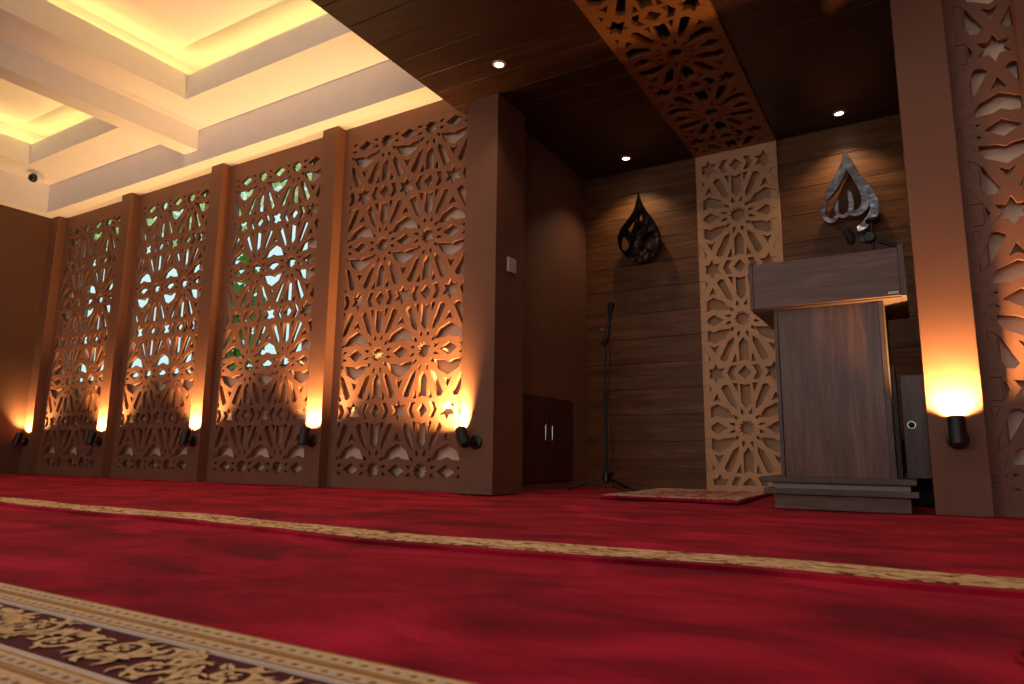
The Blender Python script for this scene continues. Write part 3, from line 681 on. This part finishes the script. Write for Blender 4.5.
def oval(cx, cz, a, b, rot, n=22, point=0.0):
    out = []
    for k in range(n):
        th = 2 * math.pi * k / n; u, v = a * math.cos(th) * (1 - point * math.sin(th)), b * math.sin(th)
        c_, s_ = math.cos(rot), math.sin(rot); out.append((cx + u * c_ - v * s_, cz + u * s_ + v * c_))
    return out
sm = smooth_pts([Vector((x, z, 0)) for x, z in outl + outl[:1]], 4)[:-1]
holes = [oval(-3.485, 3.43, 0.055, 0.12, R(12), point=.25), oval(-3.13, 3.42, 0.10, 0.13, R(-14), point=.2), oval(-3.33, 3.235, 0.085, 0.032, R(-14)), oval(-3.39, 3.66, 0.030, 0.10, R(-32), point=.3), oval(-3.235, 3.80, 0.025, 0.07, R(6), point=.5)]
obj('drop_plate', plate([rel2([(p.x, p.y) for p in sm])] + [rel2(h) for h in holes], 0.04, FACE_Y(0), 0.006), 'steel_shaded', t)
W_ = lambda p: [(x + 3.27, z - 3.60, w_) for x, z, w_ in p]
drop_strokes(t, [W_([(-3.47, 3.70, 0.02), (-3.40, 3.55, 0.05), (-3.28, 3.42, 0.055), (-3.17, 3.30, 0.05), (-3.10, 3.29, 0.02)]),
                 W_([(-3.25, 3.74, 0.03), (-3.31, 3.66, 0.08), (-3.27, 3.57, 0.09), (-3.20, 3.60, 0.06), (-3.19, 3.70, 0.03)]),
                 W_([(-3.53, 3.36, 0.02), (-3.47, 3.30, 0.04), (-3.42, 3.34, 0.035), (-3.36, 3.46, 0.04), (-3.30, 3.52, 0.02)])], 'steel_shaded', 0.07)
for dx, dz in ((0.0, 0.28), (0.02, -0.42)): obj('wall_stud', T([(dx, 0.01, dz), (dx, 0.148, dz)], 0.012, 8), 'chrome', t)

# ================================================================ WALL CABINET, SWITCH, CAMERA
t = thing('wall_cabinet', 'low dark red double-door cabinet set in the left niche wall', 'cabinet', (-4.17, 7.795, 0.09))
obj('cabinet_frame', B((0, 0.012, -0.775, 0.775, 0.0, 1.08)), 'black', t)
for sg in (-1, 1):
    y0, y1 = (-0.765, -0.004) if sg < 0 else (0.004, 0.765)
    d = obj('door', B((0.012, 0.032, y0, y1, 0.01, 1.07), bev=0.003), 'redwood', t)
    yy = sg * 0.09; h = T([(0.065, yy, 0.53), (0.065, yy, 0.71)], 0.007, 8)
    add_tube(h, [(0.03, yy, 0.55), (0.065, yy, 0.55)], 0.006, 8); add_tube(h, [(0.03, yy, 0.69), (0.065, yy, 0.69)], 0.006, 8)
    obj('handle', h, 'chrome', d)
t = thing('wall_switch', 'small off-white double wall switch on the side of the wide pillar', 'switch', (-3.976, 6.585, 2.59))
obj('switch_plate', B((0, 0.028, -0.085, 0.085, -0.085, 0.085), bev=0.004), 'plastic', t)
for yy in (-0.022, 0.03): obj('switch_light', prof((0.028, yy, 0.01), (1, yy, 0.01), [(0, 0.009), (0.006, 0.008), (0.006, 0)], 10), 'chrome', t)
t = thing('security_camera', 'small white and black security camera under the ceiling at the far left', 'camera', (-13.45, 5.66, HC))
obj('ceiling_mount', prof((0, 0, 0), (0, 0, -1), [(0, 0), (0, 0.09), (0.03, 0.085), (0.05, 0.04), (0.05, 0)], 24), 'white', t, True)
obj('camera_body', T([(0.02, 0.06, -0.05), (0.03, 0.02, -0.10), (0.06, -0.09, -0.13), (0.065, -0.10, -0.132)], [0.04, 0.085, 0.092, 0.07], 18), 'white', t, True)
obj('lens_dome', prof((0.06, -0.09, -0.13), (0.33, -1.0, -0.43), [(0, 0.080), (0.03, 0.078), (0.07, 0.055), (0.085, 0)], 20), 'black', t, True)

# ================================================================ GARDEN BEHIND THE WINDOWS
struct('ground', B((-34, 0, 6.9, 30, -0.6, -0.4)), 'grass')
def tree(x, y, cz, rz, r, mat, lab, seed, n=1500):
    rr = random.Random(seed); t = thing('garden_tree', lab, 'tree', (x, y, -0.4), 0, 'trees beyond the windows')
    obj('trunk', T([(0, 0, 0), (0.05, 0, cz * .5), (0, 0.05, cz + rz * .4)], [0.10, 0.08, 0.04], 8), 'bark', t)
    bm = bmesh.new()
    for k in range(n):
        v = Vector((rr.gauss(0, 1), rr.gauss(0, 1), rr.gauss(0, 1))).normalized() * (rr.random() ** .4)
        p = Vector((v.x * r, v.y * r, cz + v.z * rz)); a = Vector((rr.gauss(0, 1), rr.gauss(0, 1), rr.gauss(0, 1))).normalized(); b = a.orthogonal().normalized() * 0.07; a = a * 0.14
        bm.faces.new([bm.verts.new(p - a), bm.verts.new(p + b), bm.verts.new(p + a), bm.verts.new(p - b)])
    obj('foliage', bm, mat, t)
tree(-12.3, 9.2, 3.4, 1.9, 0.55, 'leaf', 'dark green tree seen through the left part of the third screen', 1, 500)
tree(-18.9, 12.0, 8.6, 1.7, 2.3, 'leaf2', 'yellow-green tree seen through the top of the second screen', 2)
tree(-14.2, 12.0, 8.8, 1.6, 1.6, 'leaf2', 'yellow-green tree seen through the third screen', 3, 700)
tree(-24.6, 12.3, 8.8, 1.8, 1.9, 'leaf2', 'pale green tree seen through the leftmost screen', 4)
light('sun', 'SUN', (0, 0, 20), 5.0, (1, 0.97, 0.9), aim=(0.8, 0.12, -0.55))

# ================================================================ scale everything to metres
bpy.context.view_layer.update()
done = set()
for o in list(SC.objects):
    if o == cam: continue
    o.location = o.location * S
    if o.type == 'MESH' and o.data.name not in done:
        o.data.transform(Matrix.Scale(S, 4)); done.add(o.data.name)
    if o.type == 'LIGHT':
        d = o.data
        if d.type == 'SUN': continue
        d.energy *= S * S
        if d.type == 'AREA': d.size *= S; d.size_y *= S
        else: d.shadow_soft_size *= S
